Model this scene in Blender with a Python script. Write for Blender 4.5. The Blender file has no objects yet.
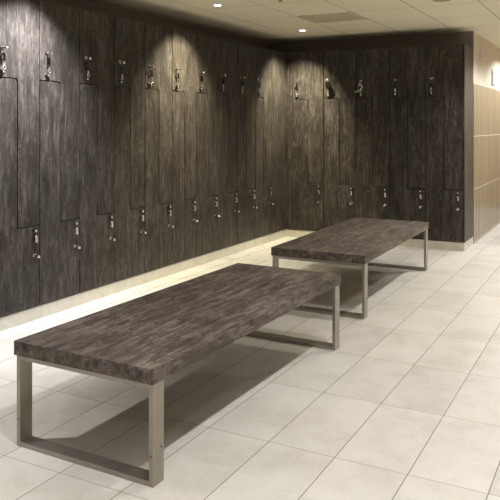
import bpy, bmesh, math, random
from mathutils import Vector, Matrix
random.seed(7)
S = bpy.context.scene
C = S.collection
PI = math.pi

# ------------------------------------------------------------------ materials
def srgb(r, g, b):
    f = lambda c: (c/255/12.92) if c/255 <= .04045 else ((c/255+.055)/1.055)**2.4
    return (f(r), f(g), f(b), 1)

class NT:
    def __init__(s, name):
        s.m = bpy.data.materials.new(name); s.m.use_nodes = True
        s.t = s.m.node_tree; s.t.nodes.clear()
        s.out = s.n('ShaderNodeOutputMaterial'); s.b = s.n('ShaderNodeBsdfPrincipled')
        s.l(s.b.outputs[0], s.out.inputs[0])
    def n(s, kind, **kw):
        o = s.t.nodes.new(kind)
        for k, v in kw.items(): setattr(o, k, v)
        return o
    def l(s, a, b): s.t.links.new(a, b)
    def put(s, sock, v):
        if isinstance(v, bpy.types.NodeSocket): s.l(v, sock)
        else: sock.default_value = v
    def math(s, op, a, b=0.0, c=0.0):
        o = s.n('ShaderNodeMath', operation=op)
        s.put(o.inputs[0], a); s.put(o.inputs[1], b); s.put(o.inputs[2], c)
        return o.outputs[0]
    def mix(s, f, a, b, blend='MIX'):
        o = s.n('ShaderNodeMix', data_type='RGBA', blend_type=blend)
        s.put(o.inputs['Factor'], f)
        ia = [i for i in o.inputs if i.name == 'A' and i.type == 'RGBA'][0]
        ib = [i for i in o.inputs if i.name == 'B' and i.type == 'RGBA'][0]
        s.put(ia, a); s.put(ib, b)
        return [q for q in o.outputs if q.type == 'RGBA'][0]
    def ramp(s, f, stops):
        o = s.n('ShaderNodeValToRGB'); e = o.color_ramp.elements
        while len(e) < len(stops): e.new(.5)
        for q, (p, c) in zip(e, stops): q.position = p; q.color = c
        s.put(o.inputs[0], f)
        return o.outputs[0]
    def noise(s, vec, scale=1, detail=4, rough=.55, dist=0):
        o = s.n('ShaderNodeTexNoise'); s.put(o.inputs['Vector'], vec)
        o.inputs['Scale'].default_value = scale; o.inputs['Detail'].default_value = detail
        o.inputs['Roughness'].default_value = rough; o.inputs['Distortion'].default_value = dist
        return o.outputs['Fac']
    def pos(s): return s.n('ShaderNodeNewGeometry').outputs['Position']
    def sep(s, v):
        o = s.n('ShaderNodeSeparateXYZ'); s.l(v, o.inputs[0]); return o.outputs
    def comb(s, x, y, z):
        o = s.n('ShaderNodeCombineXYZ')
        for i, v in enumerate((x, y, z)): s.put(o.inputs[i], v)
        return o.outputs[0]
    def scale(s, v, sc, off=None):
        o = s.n('ShaderNodeVectorMath', operation='MULTIPLY'); s.l(v, o.inputs[0]); o.inputs[1].default_value = sc
        if off is None: return o.outputs[0]
        p = s.n('ShaderNodeVectorMath', operation='ADD'); s.l(o.outputs[0], p.inputs[0]); s.l(off, p.inputs[1])
        return p.outputs[0]
    def bump(s, h, strength=.2, dist=.002):
        o = s.n('ShaderNodeBump'); o.inputs['Strength'].default_value = strength; o.inputs['Distance'].default_value = dist
        s.l(h, o.inputs['Height']); s.l(o.outputs[0], s.b.inputs['Normal'])
    def set(s, **kw):
        for k, v in kw.items(): s.put(s.b.inputs[k.replace('_', ' ')], v)
        return s.m

def plain(name, col, rough=.5, metal=0.0, var=.06, scale=40):
    t = NT(name)
    nz = t.noise(t.pos(), scale, 3)
    d = tuple(c*(1-var) for c in col[:3])+(1,); u = tuple(min(1, c*(1+var)) for c in col[:3])+(1,)
    return t.set(Base_Color=t.ramp(nz, [(.3, d), (.7, u)]), Roughness=rough, Metallic=metal)

def laminate(name, axis, lo, mid, hi, blot, rough=.46, blob=14):
    """weathered timber laminate, grain running along the given axis"""
    t = NT(name)
    rnd = t.n('ShaderNodeObjectInfo').outputs['Random']
    off = t.comb(t.math('MULTIPLY', rnd, 7.3), t.math('MULTIPLY', rnd, 3.1), t.math('MULTIPLY', rnd, 5.7))
    g = lambda a, c: tuple(a if i == axis else c for i in range(3))
    p = t.pos()
    fine = t.noise(t.scale(p, g(9, 110), off), 1, 5, .7, .5)
    med = t.noise(t.scale(p, g(2.6, 24), off), 1, 5, .68, .7)
    big = t.noise(t.scale(p, g(2.4, 5.0), off), 1, 4, .65, .6)
    fleck = t.noise(t.scale(p, g(blob, blob*2.4), off), 1, 5, .75, 1.2)
    pale = t.noise(t.scale(p, g(7, 15), t.scale(off, (2, 3, 2))), 1, 5, .75, .8)
    a = t.math('ADD', t.math('MULTIPLY', fine, .30), t.math('MULTIPLY', med, .40))
    a = t.math('ADD', a, t.math('MULTIPLY', big, .30))
    base = t.ramp(a, [(.385, lo), (.50, mid), (.615, hi)])
    light = t.ramp(pale, [(.50, (0, 0, 0, 1)), (.68, (1, 1, 1, 1))])
    base = t.mix(t.math('MULTIPLY', light, .55), base, hi)
    smudge = t.ramp(t.math('ADD', t.math('MULTIPLY', fleck, .62), t.math('MULTIPLY', big, .38)), [(.50, (0, 0, 0, 1)), (.62, (1, 1, 1, 1))])
    col = t.mix(t.math('MULTIPLY', smudge, .75), base, blot)
    t.bump(fine, .15, .001)
    return t.set(Base_Color=col, Roughness=t.math('ADD', t.math('MULTIPLY', fine, .2), rough-.1), IOR=1.32)

M = {}
M['door'] = laminate('door_laminate', 2, (.0165, .0138, .012, 1), (.042, .036, .031, 1), (.120, .106, .094, 1), (.0125, .0102, .0088, 1))
M['bench'] = laminate('bench_laminate', 1, (.034, .0272, .0235, 1), (.103, .084, .072, 1), (.25, .210, .182, 1), (.024, .0188, .0165, 1), .62, 9)
M['gun_reflect'] = plain('gunmetal_dark_reflection', (.10, .10, .10, 1), .22, 1.0, .02)  # dark lock housing; on upper pull plates a dark reflection painted as colour
M['carcass'] = plain('carcass_board', (.010, .0085, .0075, 1), .7)
M['bulkhead'] = plain('dark_bulkhead_paint', (.26, .22, .19, 1), .7)
M['chrome'] = plain('polished_chrome', (.62, .62, .61, 1), .12, 1.0, .02)
M['satin'] = plain('satin_chrome', (.82, .81, .79, 1), .34, 1.0, .03)
M['dark_metal'] = plain('dark_metal', (.03, .03, .03, 1), .35, 1.0)
M['black'] = plain('black_plastic', (.004, .004, .004, 1), .75)
M['black'].node_tree.nodes['Principled BSDF'].inputs['Specular IOR Level'].default_value = .12
M['white_plastic'] = plain('white_plastic', (.75, .74, .74, 1), .4)
M['grey_sign'] = plain('grey_sign', (.30, .31, .36, 1), .4)
M['plinth'] = plain('cream_plinth', (.60,.57,.50,1), .45, 0, .08, 14)
M['skirting'] = plain('white_skirting', (.80, .78, .74, 1), .4)
M['plaster'] = plain('cream_plaster', (.60, .53, .42, 1), .8, 0, .04, 6)
M['tan'] = plain('tan_wall', (.42, .30, .15, 1), .6, 0, .1, 5)
M['room'] = plain('room_paint', (.74, .69, .60, 1), .8, 0, .03, 5)
M['trim'] = plain('ceiling_trim_paint', (.80, .76, .66, 1), .5)
M['grille'] = plain('grille_enamel', (.62, .55, .40, 1), .6)
M['grille_dark'] = plain('grille_slot', (.36, .31, .215, 1), .7)

def steel():
    t = NT('brushed_steel')
    nz = t.noise(t.scale(t.pos(), (9, 9, 160)), 1, 4, .6)
    bl = t.noise(t.pos(), 9, 3)
    c = t.mix(bl, (.31, .28, .245, 1), (.42, .39, .34, 1))
    t.bump(nz, .08, .0006)
    return t.set(Base_Color=c, Metallic=.9, Roughness=t.math('ADD', t.math('MULTIPLY', nz, .16), .30))
M['steel'] = steel()

def floor_mat():
    t = NT('floor_tiles'); x, y, z = t.sep(t.pos())
    u = t.math('DIVIDE', t.math('SUBTRACT', x, -1.0313), .3002)
    v = t.math('DIVIDE', t.math('SUBTRACT', y, 2.633), .6124)
    def joint(w, size, half):
        fr = t.math('FRACT', w)
        d = t.math('MULTIPLY', t.math('MINIMUM', fr, t.math('SUBTRACT', 1.0, fr)), size)
        o = t.n('ShaderNodeMapRange'); o.inputs[1].default_value = half*.6; o.inputs[2].default_value = half*1.25
        o.inputs[3].default_value = 1; o.inputs[4].default_value = 0
        t.l(d, o.inputs[0]); return o.outputs[0]
    jl = joint(u, .3002, .0021); jt = joint(v, .6124, .0020)
    wn = t.n('ShaderNodeTexWhiteNoise', noise_dimensions='2D')
    t.l(t.comb(t.math('FLOOR', u), t.math('FLOOR', v), 0), wn.inputs['Vector'])
    rv = wn.outputs['Value']
    p = t.scale(t.pos(), (1, 1, 1), t.comb(t.math('MULTIPLY', rv, 31), t.math('MULTIPLY', rv, 17), 0))
    cloud = t.noise(p, 3.2, 6, .68, .3); fine = t.noise(p, 42, 4, .7)
    m = t.math('ADD', t.math('MULTIPLY', cloud, .8), t.math('MULTIPLY', fine, .2))
    base = t.ramp(m, [(.36, (.490, .468, .425, 1)), (.50, (.570, .552, .512, 1)), (.64, (.620, .602, .565, 1))])
    tone = t.math('ADD', t.math('MULTIPLY', rv, .10), .94)
    base = t.mix(1.0, base, t.comb(tone, tone, tone), 'MULTIPLY')
    col = t.mix(t.math('MULTIPLY', jt, .85), base, (.25, .205, .145, 1))
    col = t.mix(t.math('MULTIPLY', jl, .9), col, (.15, .115, .08, 1))
    gr = t.math('MAXIMUM', jl, jt)
    t.bump(t.math('SUBTRACT', 1.0, gr), .25, .002)
    return t.set(Base_Color=col, Roughness=t.math('ADD', t.math('MULTIPLY', cloud, .14), t.math('ADD', .36, t.math('MULTIPLY', gr, .3))))
M['floor'] = floor_mat()

def ceiling_mat():
    t = NT('ceiling_tiles'); x, y, z = t.sep(t.pos())
    def joint(w, size, half):
        fr = t.math('FRACT', w)
        d = t.math('MULTIPLY', t.math('MINIMUM', fr, t.math('SUBTRACT', 1.0, fr)), size)
        o = t.n('ShaderNodeMapRange'); o.inputs[1].default_value = half*.5; o.inputs[2].default_value = half*1.4
        o.inputs[3].default_value = 1; o.inputs[4].default_value = 0
        t.l(d, o.inputs[0]); return o.outputs[0]
    jx = joint(t.math('DIVIDE', t.math('SUBTRACT', x, -1.085), .583), .583, .0045)
    jy = joint(t.math('DIVIDE', t.math('SUBTRACT', y, 5.44), .76), .76, .008)
    nz = t.noise(t.pos(), 70, 4, .7); bl = t.noise(t.pos(), 1.5, 3)
    base = t.mix(bl, (.86, .79, .61, 1), (.90, .83, .66, 1))
    base = t.mix(t.math('MULTIPLY', nz, .22), base, (.50, .43, .28, 1))
    col = t.mix(t.math('MULTIPLY', jx, .75), base, (.14, .10, .055, 1))
    col = t.mix(t.math('MULTIPLY', jy, .40), col, (.20, .15, .08, 1))
    t.bump(nz, .2, .002)
    return t.set(Base_Color=col, Roughness=.9)
M['ceiling'] = ceiling_mat()

def clad_mat():
    t = NT('travertine_tiles'); x, y, z = t.sep(t.pos())
    fr = t.math('FRACT', t.math('DIVIDE', t.math('SUBTRACT', z, .018), .6035))
    d = t.math('MULTIPLY', t.math('MINIMUM', fr, t.math('SUBTRACT', 1.0, fr)), .6035)
    o = t.n('ShaderNodeMapRange'); o.inputs[1].default_value = .002; o.inputs[2].default_value = .0045
    o.inputs[3].default_value = 1; o.inputs[4].default_value = 0
    t.l(d, o.inputs[0]); j = o.outputs[0]
    n1 = t.noise(t.scale(t.pos(), (6, 6, .5)), 1, 4, .6, .5); n2 = t.noise(t.scale(t.pos(), (34, 34, 1.1)), 1, 3, .6)
    m = t.math('ADD', t.math('MULTIPLY', n1, .65), t.math('MULTIPLY', n2, .35))
    c = t.ramp(m, [(.32, (.150,.110,.066,1)), (.5, (.255,.205,.135,1)), (.68, (.37,.315,.225,1))])
    c = t.mix(j, c, (.80, .76, .66, 1))
    return t.set(Base_Color=c, Roughness=.32)
M['clad'] = clad_mat()

def emit(name, col, strength):
    t = NT(name); t.b.inputs['Base Color'].default_value = col
    t.b.inputs['Emission Color'].default_value = col; t.b.inputs['Emission Strength'].default_value = strength
    return t.m
M['lamp'] = emit('lamp_lens', (1, .96, .86, 1), 9)

# ------------------------------------------------------------------ mesh helpers
def B(): return bmesh.new()
def box(bm, x0, x1, y0, y1, z0, z1):
    v = [bm.verts.new((x, y, z)) for x in (x0, x1) for y in (y0, y1) for z in (z0, z1)]
    for q in ((0, 1, 3, 2), (4, 6, 7, 5), (0, 4, 5, 1), (2, 3, 7, 6), (0, 2, 6, 4), (1, 5, 7, 3)):
        bm.faces.new([v[i] for i in q])
    return bm
def frame_of(d):
    d = Vector(d).normalized(); a = Vector((0, 0, 1)) if abs(d.z) < .9 else Vector((1, 0, 0))
    u = d.cross(a).normalized(); return d, u, d.cross(u)
def lathe(bm, o, axis, prof, n=20, sq=1.0):
    """profile of (radius, distance along the axis); closed at both ends"""
    o = Vector(o); d, u, w = frame_of(axis); rings = []
    for r, h in prof:
        rings.append([bm.verts.new(o+d*h+u*(r*math.cos(2*PI*k/n))+w*(r*sq*math.sin(2*PI*k/n))) for k in range(n)])
    for a, b in zip(rings, rings[1:]):
        for k in range(n): bm.faces.new((a[k], a[(k+1) % n], b[(k+1) % n], b[k]))
    bm.faces.new(rings[0][::-1]); bm.faces.new(rings[-1])
    return bm
def tube(bm, pts, r, n=10):
    pts = [Vector(p) for p in pts]; rings = []
    for i, p in enumerate(pts):
        d, u, w = frame_of(pts[min(i+1, len(pts)-1)]-pts[max(i-1, 0)])
        rings.append([bm.verts.new(p+u*r*math.cos(2*PI*k/n)+w*r*math.sin(2*PI*k/n)) for k in range(n)])
    for a, b in zip(rings, rings[1:]):
        for k in range(n): bm.faces.new((a[k], a[(k+1) % n], b[(k+1) % n], b[k]))
    bm.faces.new(rings[0][::-1]); bm.faces.new(rings[-1])
    return bm
def prism(bm, poly, x0, x1):
    """polygon in (y, z) extruded along x"""
    a = [bm.verts.new((x0, y, z)) for y, z in poly]; b = [bm.verts.new((x1, y, z)) for y, z in poly]
    n = len(poly); bm.faces.new(a[::-1]); bm.faces.new(b)
    for k in range(n): bm.faces.new((a[k], a[(k+1) % n], b[(k+1) % n], b[k]))
    return bm
def link(name, bm, mat, parent=None, bevel=0, seg=2, smooth=False):
    bmesh.ops.recalc_face_normals(bm, faces=bm.faces[:])
    me = bpy.data.meshes.new(name)
    if smooth:
        for f in bm.faces: f.smooth = True
    bm.to_mesh(me); bm.free()
    o = bpy.data.objects.new(name, me); C.objects.link(o); me.materials.append(mat)
    if smooth: 
        try: me.set_sharp_from_angle(angle=math.radians(40))
        except Exception: pass
    if bevel:
        md = o.modifiers.new('bevel', 'BEVEL'); md.width = bevel; md.segments = seg; md.limit_method = 'ANGLE'
    if parent: o.parent = parent
    return o
def thing(name, label, cat, loc=(0, 0, 0), rz=0, group=None):
    o = bpy.data.objects.new(name, None); C.objects.link(o)
    o.location = loc; o.rotation_euler = (0, 0, rz); o.empty_display_size = .1
    return tag(o, label, cat, group)
def tag(o, label, cat, group=None):
    o['label'] = label; o['category'] = cat
    if group: o['group'] = group
    return o
def struct(name, bm, mat, bevel=0):
    o = link(name, bm, mat, None, bevel); o['kind'] = 'structure'; return o
def copy_tree(o, parent=None):
    c = o.copy(); C.objects.link(c)
    if parent: c.parent = parent
    for ch in list(o.children): copy_tree(ch, c)
    return c

# ------------------------------------------------------------------ the setting
ZC = 2.420                     # ceiling
XL, YB = -3.595, 7.582          # door planes of the left and back banks
XE = -1.4995                    # end of the back bank
XW = -1.4835                    # face of the wall beyond it
DEP = .50                       # locker depth
ZB, ZT = .0913, 2.2241          # door bottoms and tops
X0, X1, Y0, Y1 = -4.10, 2.9, -2.6, 10.74
struct('floor', box(B(), X0-.1, X1+.1, Y0-.1, Y1+.1, -.1, 0), M['floor'])
struct('ceiling', box(B(), X0-.1, X1+.1, Y0-.1, Y1+.1, ZC, ZC+.1), M['ceiling'])
struct('wall_left', box(B(), X0-.1, X0, Y0, YB+DEP, 0, ZC), M['bulkhead'])
struct('wall_back', box(B(), X0, XW-.20, YB+DEP+.003, YB+DEP+.1, 0, ZC), M['bulkhead'])
struct('trim_1', box(B(), XW-.20, XW-.0005, YB+DEP+.003, YB+DEP+.012, ZT-.2, ZC), M['bulkhead'])
struct('wall_partition', box(B(), XW-.20, XW-.004, YB+DEP+.012, 10.09, 0, ZC), M['plaster'], .004)
struct('trim_2', box(B(), XW-.0045, XW+.002, YB+DEP+.012, 10.085, 0, 1.829), M['clad'])
struct('wall_far', box(B(), X0, X1, Y1, Y1+.1, 0, ZC), M['tan'])
struct('baseboard_far', box(B(), X0, X1, Y1-.015, Y1, 0, .11), M['skirting'], .003)
struct('wall_right', box(B(), X1, X1+.1, Y0, Y1, 0, ZC), M['room'])
struct('wall_front', box(B(), X0, X1, Y0-.1, Y0, 0, ZC), M['room'])
# plinths under the two banks, and dark panelling that carries the left bank on towards the viewer
struct('baseboard_left', box(B(), X0, XL-.004, 3.163, YB+.10, 0, ZB-.002), M['plinth'], .002)
struct('baseboard_back', box(B(), XL-.004, XE+.012, YB+.004, YB+DEP, 0, ZB-.002), M['plinth'], .002)
struct('trim_3', box(B(), X0, XL, Y0, 3.161, 0, ZT), M['door'])

# ------------------------------------------------------------------ Z lockers
# local frame: front faces +x at x = 0, the column runs along y from 0 to W, z from the floor
T = .019                        # door thickness
GAP = .0037                     # half of the gap around a door
ZU, ZLO = 1.664, .652           # the two steps of the Z
RC = .028
def arc(cy, cz, r, a0, a1, n=6):
    return [(cy+r*math.cos(math.radians(a0+(a1-a0)*k/n)), cz+r*math.sin(math.radians(a0+(a1-a0)*k/n))) for k in range(n+1)]

def hardware(door, W, kind):
    """lock, pull plate and ball-ended coat hook; the upper door carries them the other way up"""
    up = kind == 'upper'
    y = .066 if up else W-.054
    zl, zp, zh = (1.700, 1.800, 1.862) if up else (.622, .565, .452)
    bm = lathe(B(), (0, y, zl), (1, 0, 0), [(.0175, 0), (.0175, .004), (.0150, .006), (.0150, .017), (.0135, .019)], 20)
    link('lock', bm, M['gun_reflect'], door, 0, 2, True)
    link('lock_core', lathe(B(), (0, y, zl), (1, 0, 0), [(.0085, .0185), (.0085, .022), (.006, .0235)], 14), M['satin'], door, 0, 2, True)
    # pull plate: two posts and a slightly tipped plate
    bm = B()
    box(bm, .018, .022, -.010, .010, -.025, .025)
    for s in (-1, 1): box(bm, -.001, .018, -.005, .005, s*.018-.004, s*.018+.004)
    bmesh.ops.transform(bm, matrix=Matrix.Translation((0, y+.004, zp)) @ Matrix.Rotation(math.radians(7), 4, 'X'), verts=bm.verts[:])
    link('pull_handle', bm, M['gun_reflect'] if up else M['satin'], door, .002)  # same chrome plate on both doors; the upper one's dark reflection is painted in
    # coat hook
    bm = B()
    box(bm, 0, .005, y-.016, y+.016, zh-.010, zh+.010)
    tube(bm, [(.004, y, zh), (.022, y, zh-.002), (.038, y, zh-.006), (.048, y, zh-.006)], .0055)
    lathe(bm, (.046, y, zh-.006), (1, 0, 0), [(.003, -.011), (.008, -.008), (.0115, 0), (.008, .008), (.003, .011)], 14)
    link('coat_hook', bm, M['chrome'], door, 0, 2, True)
    if up:                      # key left hanging from the lock
        bm = B()
        tube(bm, [(.026, y+.010*math.cos(a), zl+.030+.012*math.sin(a)) for a in [2*PI*k/14 for k in range(15)]], .0022, 6)
        box(bm, .024, .028, y-.006, y+.006, zl+.038, zl+.062)
        link('key', bm, M['satin'], door)

def locker_proto(W):
    root = thing('locker', '', 'locker')
    # carcass: sides, back, top, bottom, the Z-shaped divider
    xb, xf = -DEP, -T-.016
    bm = B()
    box(bm, xb, xf, .0006, .0166, ZB, ZT); box(bm, xb, xf, W-.0166, W-.0006, ZB, ZT)
    box(bm, xb, xb+.010, .0166, W-.0166, ZB, ZT)
    box(bm, xb+.010, xf, .0166, W-.0166, ZB, ZB+.016); box(bm, xb+.010, xf, .0166, W-.0166, ZT-.016, ZT)
    box(bm, xb+.010, xf, W/2-.008, W/2+.008, ZLO-.008, ZU+.008)
    box(bm, xb+.010, xf, .0166, W/2-.008, ZU-.008, ZU+.008); box(bm, xb+.010, xf, W/2+.008, W-.0166, ZLO-.008, ZLO+.008)
    link('carcass', bm, M['carcass'], root)
    g = GAP
    up = [(g, ZU+g), (W/2-RC+g, ZU+g)]+arc(W/2-RC+g, ZU-RC+g, RC, 90, 0)[1:]
    up += [(W/2+g, ZLO+g+.006), (W/2+g+.006, ZLO+g), (W-g, ZLO+g), (W-g, ZT-g), (g, ZT-g)]
    lo = [(g, ZB+g), (W-g, ZB+g), (W-g, ZLO-g), (W/2+.006-g, ZLO-g), (W/2-g, ZLO+.006-g)]
    lo += arc(W/2-RC-g, ZU-RC-g, RC, 0, 90)+[(g, ZU-g)]
    for kind, poly in (('upper', up), ('lower', lo)):
        d = link('door', prism(B(), poly, -T, 0), M['door'], root, .0012, 1)
        hardware(d, W, kind)
    return root

ORD = ['first', 'second', 'third', 'fourth', 'fifth', 'sixth', 'seventh', 'eighth', 'ninth', 'tenth', 'eleventh']
WL = (YB-.001-3.566)/10
proto = locker_proto(WL)
for k in range(-1, 9):
    o = proto if k == -1 else copy_tree(proto)
    o.location = (XL, 3.566+WL*k, 0)
    n = 8-k
    extra = {9: ', nearest you'}.get(n, '')
    o['label'] = ('dark two-door locker on the long left bank, %s from the corner%s' % (ORD[n], extra))
    o['group'] = 'lockers of the left bank'
WB = .4031
proto2 = locker_proto(WB)
xb0 = XE-5*WB
notes = ['', ', bearing the black padlock', ', bearing the chrome padlock', '', ', beside the end panel']
for k in range(5):
    o = proto2 if k == 0 else copy_tree(proto2)
    o.rotation_euler = (0, 0, -PI/2)          # +x local -> -y world, +y local -> +x world
    o.rotation_euler = (0, 0, -PI/2)
    o.location = (xb0+WB*k, YB, 0)
    o['label'] = 'dark two-door locker on the back bank, %s from the corner%s' % (ORD[k], notes[k])
    o['group'] = 'lockers of the back bank'

f = link('filler_panel', box(B(), XL-.019, XL, 3.566+WL*9+.0037, YB-.0012, ZB, ZT), M['door'], None, .001, 1)
tag(f, 'plain dark laminate panel without locks closing the left bank at the corner', 'panel')
f = link('filler_panel', box(B(), XL+.0005, xb0-.0005, YB, YB+.03, ZB, ZT), M['door'], None, .001, 1)
tag(f, 'narrow dark laminate filler strip in the corner between the two locker banks', 'panel')
f = link('end_panel', box(B(), XE+.0005, XE+.0155, YB, YB+DEP-.002, ZB, ZT), M['door'], None, .001, 1)
tag(f, 'tall dark laminate end panel of the back lockers next to the tiled wall', 'panel')

# black padlock on the second back locker, chrome padlock on the third
def padlock(label, loc, tilt, body, mat, key):
    root = thing('padlock', label, 'padlock', loc); root.rotation_euler = (0, math.radians(tilt), 0)
    if body == 'oval':
        bm = lathe(B(), (0, .010, -.068), (0, -1, 0), [(.022, -.002), (.031, .002), (.034, .010), (.031, .018), (.022, .022)], 22, 1.5)
        link('body', bm, mat, root, 0, 2, True)
        link('shackle', tube(B(), [(-.012, 0, -.026), (-.012, 0, -.006), (-.008, 0, .004), (0, 0, .008), (.008, 0, .004), (.012, 0, -.006), (.012, 0, -.026)], .0035, 8), M['satin'], root, 0, 2, True)
    else:
        bm = lathe(B(), (0, .011, -.030), (0, -1, 0), [(.026, 0), (.030, .003), (.030, .017), (.026, .020)], 24)
        link('body', bm, mat, root, 0, 2, True)
        bm = lathe(B(), (0, -.009, -.030), (0, -1, 0), [(.017, 0), (.017, .003), (.012, .004)], 20)
        link('dial', bm, M['dark_metal'], root, 0, 2, True)
        link('shackle', tube(B(), [(-.014, 0, -.008), (-.014, 0, .008), (-.008, 0, .018), (0, 0, .021), (.008, 0, .018), (.014, 0, .008), (.014, 0, -.008)], .0035, 8), M['satin'], root, 0, 2, True)
    if key:
        bm = B(); box(bm, -.072, -.034, -.004, .002, -.078, -.064)
        lathe(bm, (-.030, .002, -.067), (0, -1, 0), [(.014, 0), (.014, .006)], 14)
        k = link('key', bm, M['satin'], root)
    return root
padlock('black oval padlock hanging at the upper door of the second locker from the corner', (xb0+WB+.066, YB-.062, 1.885), -14, 'oval', M['black'], False)
padlock('round chrome padlock with a slanted key on the third locker of the back bank', (xb0+2*WB+.070, YB-.062, 1.812), -8, 'round', M['chrome'], True)

# ------------------------------------------------------------------ benches
def bench_proto():
    L, Wd, H, TH = 1.872, .726, .4448, .0600
    root = thing('bench', '', 'bench')
    link('bench_top', box(B(), -Wd/2, Wd/2, -L/2, L/2, H-TH, H), M['bench'], root, .0022, 2)
    w = Wd/2-.006; h = H-TH; t = .020; bw = .068
    for s in (-1, 1):
        yo = s*(L/2-.010); yi = yo-s*bw; ya, yb = min(yo, yi), max(yo, yi)
        bm = B()
        a = [(-w, 0), (w, 0), (w, h), (-w, h)]; b = [(-w+t, t), (w-t, t), (w-t, h-t), (-w+t, h-t)]
        ring = [[bm.verts.new((x, y, z)) for x, z in q] for q in (a, b) for y in (ya, yb)]
        oa, ob, ia, ib = ring
        for k in range(4):
            j = (k+1) % 4
            bm.faces.new((oa[k], oa[j], ia[j], ia[k])); bm.faces.new((ob[j], ob[k], ib[k], ib[j]))
            bm.faces.new((oa[j], oa[k], ob[k], ob[j])); bm.faces.new((ia[k], ia[j], ib[j], ib[k]))
        f = link('leg_frame', bm, M['steel'], root, .0018, 2)
        for sx in (-1, 1):
            ym = (ya+yb)/2
            link('bolt', lathe(B(), (sx*w, ym+.016, .135), (sx, 0, 0), [(.0038, 0), (.0038, .0012), (.002, .0016)], 10), M['dark_metal'], f)
            yf = ya if s < 0 else yb
            link('bolt', lathe(B(), (sx*(w-.010), yf, .115), (0, s, 0), [(.0034, 0), (.0034, .0012), (.002, .0016)], 10), M['dark_metal'], f)
    return root
b1 = bench_proto(); b1.location = (-1.886, 3.028, 0); b1.rotation_euler = (0, 0, -.015)
b2 = copy_tree(b1); b2.location = (-1.947, 5.525, 0); b2.rotation_euler = (0, 0, .010)
b1['label'] = 'nearer of the two dark wood-effect benches on steel loop legs, in the foreground'
b2['label'] = 'farther dark wood-effect bench on steel loop legs, before the back lockers'
b1['group'] = b2['group'] = 'changing room benches'

# ------------------------------------------------------------------ ceiling fittings
def downlight(loc, label, power, col, half=62, blend=.66, aim=(0, 0)):
    root = thing('downlight', label, 'ceiling light', loc, 0, 'ceiling downlights')
    bm = B(); n = 28
    prof = [(.050, 0), (.050, -.003), (.044, -.005), (.034, -.004), (.030, -.0015)]
    rings = [[bm.verts.new((r*math.cos(2*PI*k/n), r*math.sin(2*PI*k/n), h)) for k in range(n)] for r, h in prof]
    for a, b in zip(rings, rings[1:]):
        for k in range(n): bm.faces.new((a[k], a[(k+1) % n], b[(k+1) % n], b[k]))
    link('trim_ring', bm, M['trim'], root, 0, 2, True)
    link('lens', lathe(B(), (0, 0, -.0005), (0, 0, -1), [(.031, 0), (.030, .004), (.022, .008), (.008, .010)], 24), M['lamp'], root, 0, 2, True)
    l = bpy.data.lights.new('downlight_lamp', 'SPOT'); l.energy = power; l.color = col
    l.spot_size = math.radians(2*half); l.spot_blend = blend; l.shadow_soft_size = .028
    o = bpy.data.objects.new('downlight_lamp', l); C.objects.link(o); o.parent = root; o.location = (0, 0, -.016)
    o.rotation_euler = Vector((-aim[0], -aim[1], 1)).to_track_quat('Z', 'Y').to_euler()      # aim: sideways lean of the beam
    return root
WARM, NEUT, GOLD = (1, .94, .83), (1, .98, .97), (1, .905, .64)
P = 210
for y, lab, pw, c, aim in (
        (7.12, 'small lit downlight over the corner where the locker banks meet', P*1.65, GOLD, (-.26, .26)),
        (5.27, 'small lit downlight over the middle of the left locker bank', P*1.65, GOLD, (-.36, 0)),
        (3.42, 'downlight above the lockers beside the near bench, out of frame', P*1.9, (.94, .95, 1), (-.38, 0)),
        (1.57, 'downlight over the near end of the left bank, out of frame', P*1.15, NEUT, (.0, 0))):
    downlight((-3.175, y, ZC), lab, pw, c, 45, .95, aim)
COOL = (.95, .97, 1)
for y in (-.26, 1.555, 3.371, 5.187, 7.003):
    downlight((-.73, y, ZC), 'downlight over the walkway right of the benches, out of frame', P*(.48 if y > 2 else .72)*(1.5 if y > 6 else 1), WARM if y > 4 else NEUT)
for y in (-.26, 1.555, 3.371, 5.187):  # unseen row added to lift the bounce onto the ceiling
    downlight((1.95, y, ZC), 'added bounce light along the right side of the room, out of frame', P*.36, WARM if y > 4 else NEUT)
for x, y in ((-.15, 8.0), (-.72, 10.05)):
    downlight((x, y, ZC), 'downlight in the passage beyond the back lockers, out of frame', P*.9, COOL, 80, .3)

v = thing('ceiling_vent', 'flat beige air vent set in the ceiling above the back lockers', 'vent', (-2.53, 6.41, ZC))
hw, hd = .275, .24
bm = B()
box(bm, -hw, hw, -hd, -hd+.025, -.008, 0); box(bm, -hw, hw, hd-.025, hd, -.008, 0)
box(bm, -hw, -hw+.025, -hd+.025, hd-.025, -.008, 0); box(bm, hw-.025, hw, -hd+.025, hd-.025, -.008, 0)
link('frame', bm, M['grille'], v)
link('backing', box(B(), -hw+.025, hw-.025, -hd+.025, hd-.025, -.0015, 0), M['grille_dark'], v)
for k in range(10):
    yy = -hd+.025+(k+.5)*(2*hd-.05)/10
    link('slat', box(B(), -hw+.025, hw-.025, yy-.014, yy+.014, -.007, -.003), M['grille'], v)

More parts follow.
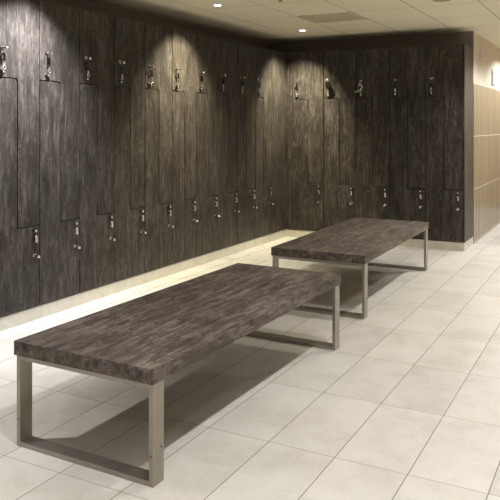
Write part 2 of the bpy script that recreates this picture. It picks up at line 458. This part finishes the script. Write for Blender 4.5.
s = thing('ceiling_speaker', 'round beige ceiling speaker cut off by the top edge of the picture', 'speaker', (-1.35, 5.93, ZC))
link('rim', lathe(B(), (0, 0, 0), (0, 0, -1), [(.092, 0), (.092, .004), (.080, .007), (.074, .004)], 32), M['grille'], s, 0, 2, True)
link('grille', lathe(B(), (0, 0, -.004), (0, 0, -1), [(.073, 0), (.070, .004), (.03, .006)], 32), M['grille_dark'], s, 0, 2, True)
s = link('sprinkler', lathe(B(), (0, 0, 0), (0, 0, -1), [(.034, 0), (.034, .004), (.012, .008), (.010, .026), (.022, .028), (.022, .031)], 20), M['grille_dark'], None, 0, 2, True)
s.location = (-2.537, 5.23, ZC)
tag(s, 'tiny dark ceiling sprinkler at the top edge between the two lit downlights', 'sprinkler')

# ------------------------------------------------------------------ fittings on the partition wall
w = thing('wall_sensor', 'small pale wall sensor high on the cream plaster', 'sensor', (XW-.0005, 8.53, 2.19))
link('housing', box(B(), -.0035, .018, -.022, .022, -.045, .045), M['white_plastic'], w, .004)
link('lens', box(B(), .018, .020, -.012, .012, -.030, -.004), M['grey_sign'], w)
w = thing('wall_sign', 'grey panel on the cream plaster near the far wall edge', 'sign', (XW-.0005, 9.44, 1.968))
link('plate', box(B(), -.0035, .010, -.105, .105, -.098, .098), M['grey_sign'], w, .002)
link('border', box(B(), .010, .0115, -.095, .095, .080, .088), M['white_plastic'], w)

# ------------------------------------------------------------------ world, camera, colour
wd = bpy.data.worlds.new('world'); S.world = wd; wd.use_nodes = True
wd.node_tree.nodes['Background'].inputs[0].default_value = (0, 0, 0, 1)
cam = bpy.data.cameras.new('camera'); co = bpy.data.objects.new('camera', cam); C.objects.link(co)
co.location = (0, 0, 1.35); co.rotation_euler = (PI/2, 0, .4821)
cam.sensor_width = 36; cam.lens = 691.3455*36/500
cam.shift_x = -(259.2146-250)/500; cam.shift_y = -(250-125.335)/500
cam.clip_start = .05
S.camera = co
S.view_settings.view_transform = 'Standard'; S.view_settings.look = 'None'
S.view_settings.exposure = 0; S.view_settings.gamma = 1
try: S.view_settings.use_curve_mapping = False
except Exception: pass
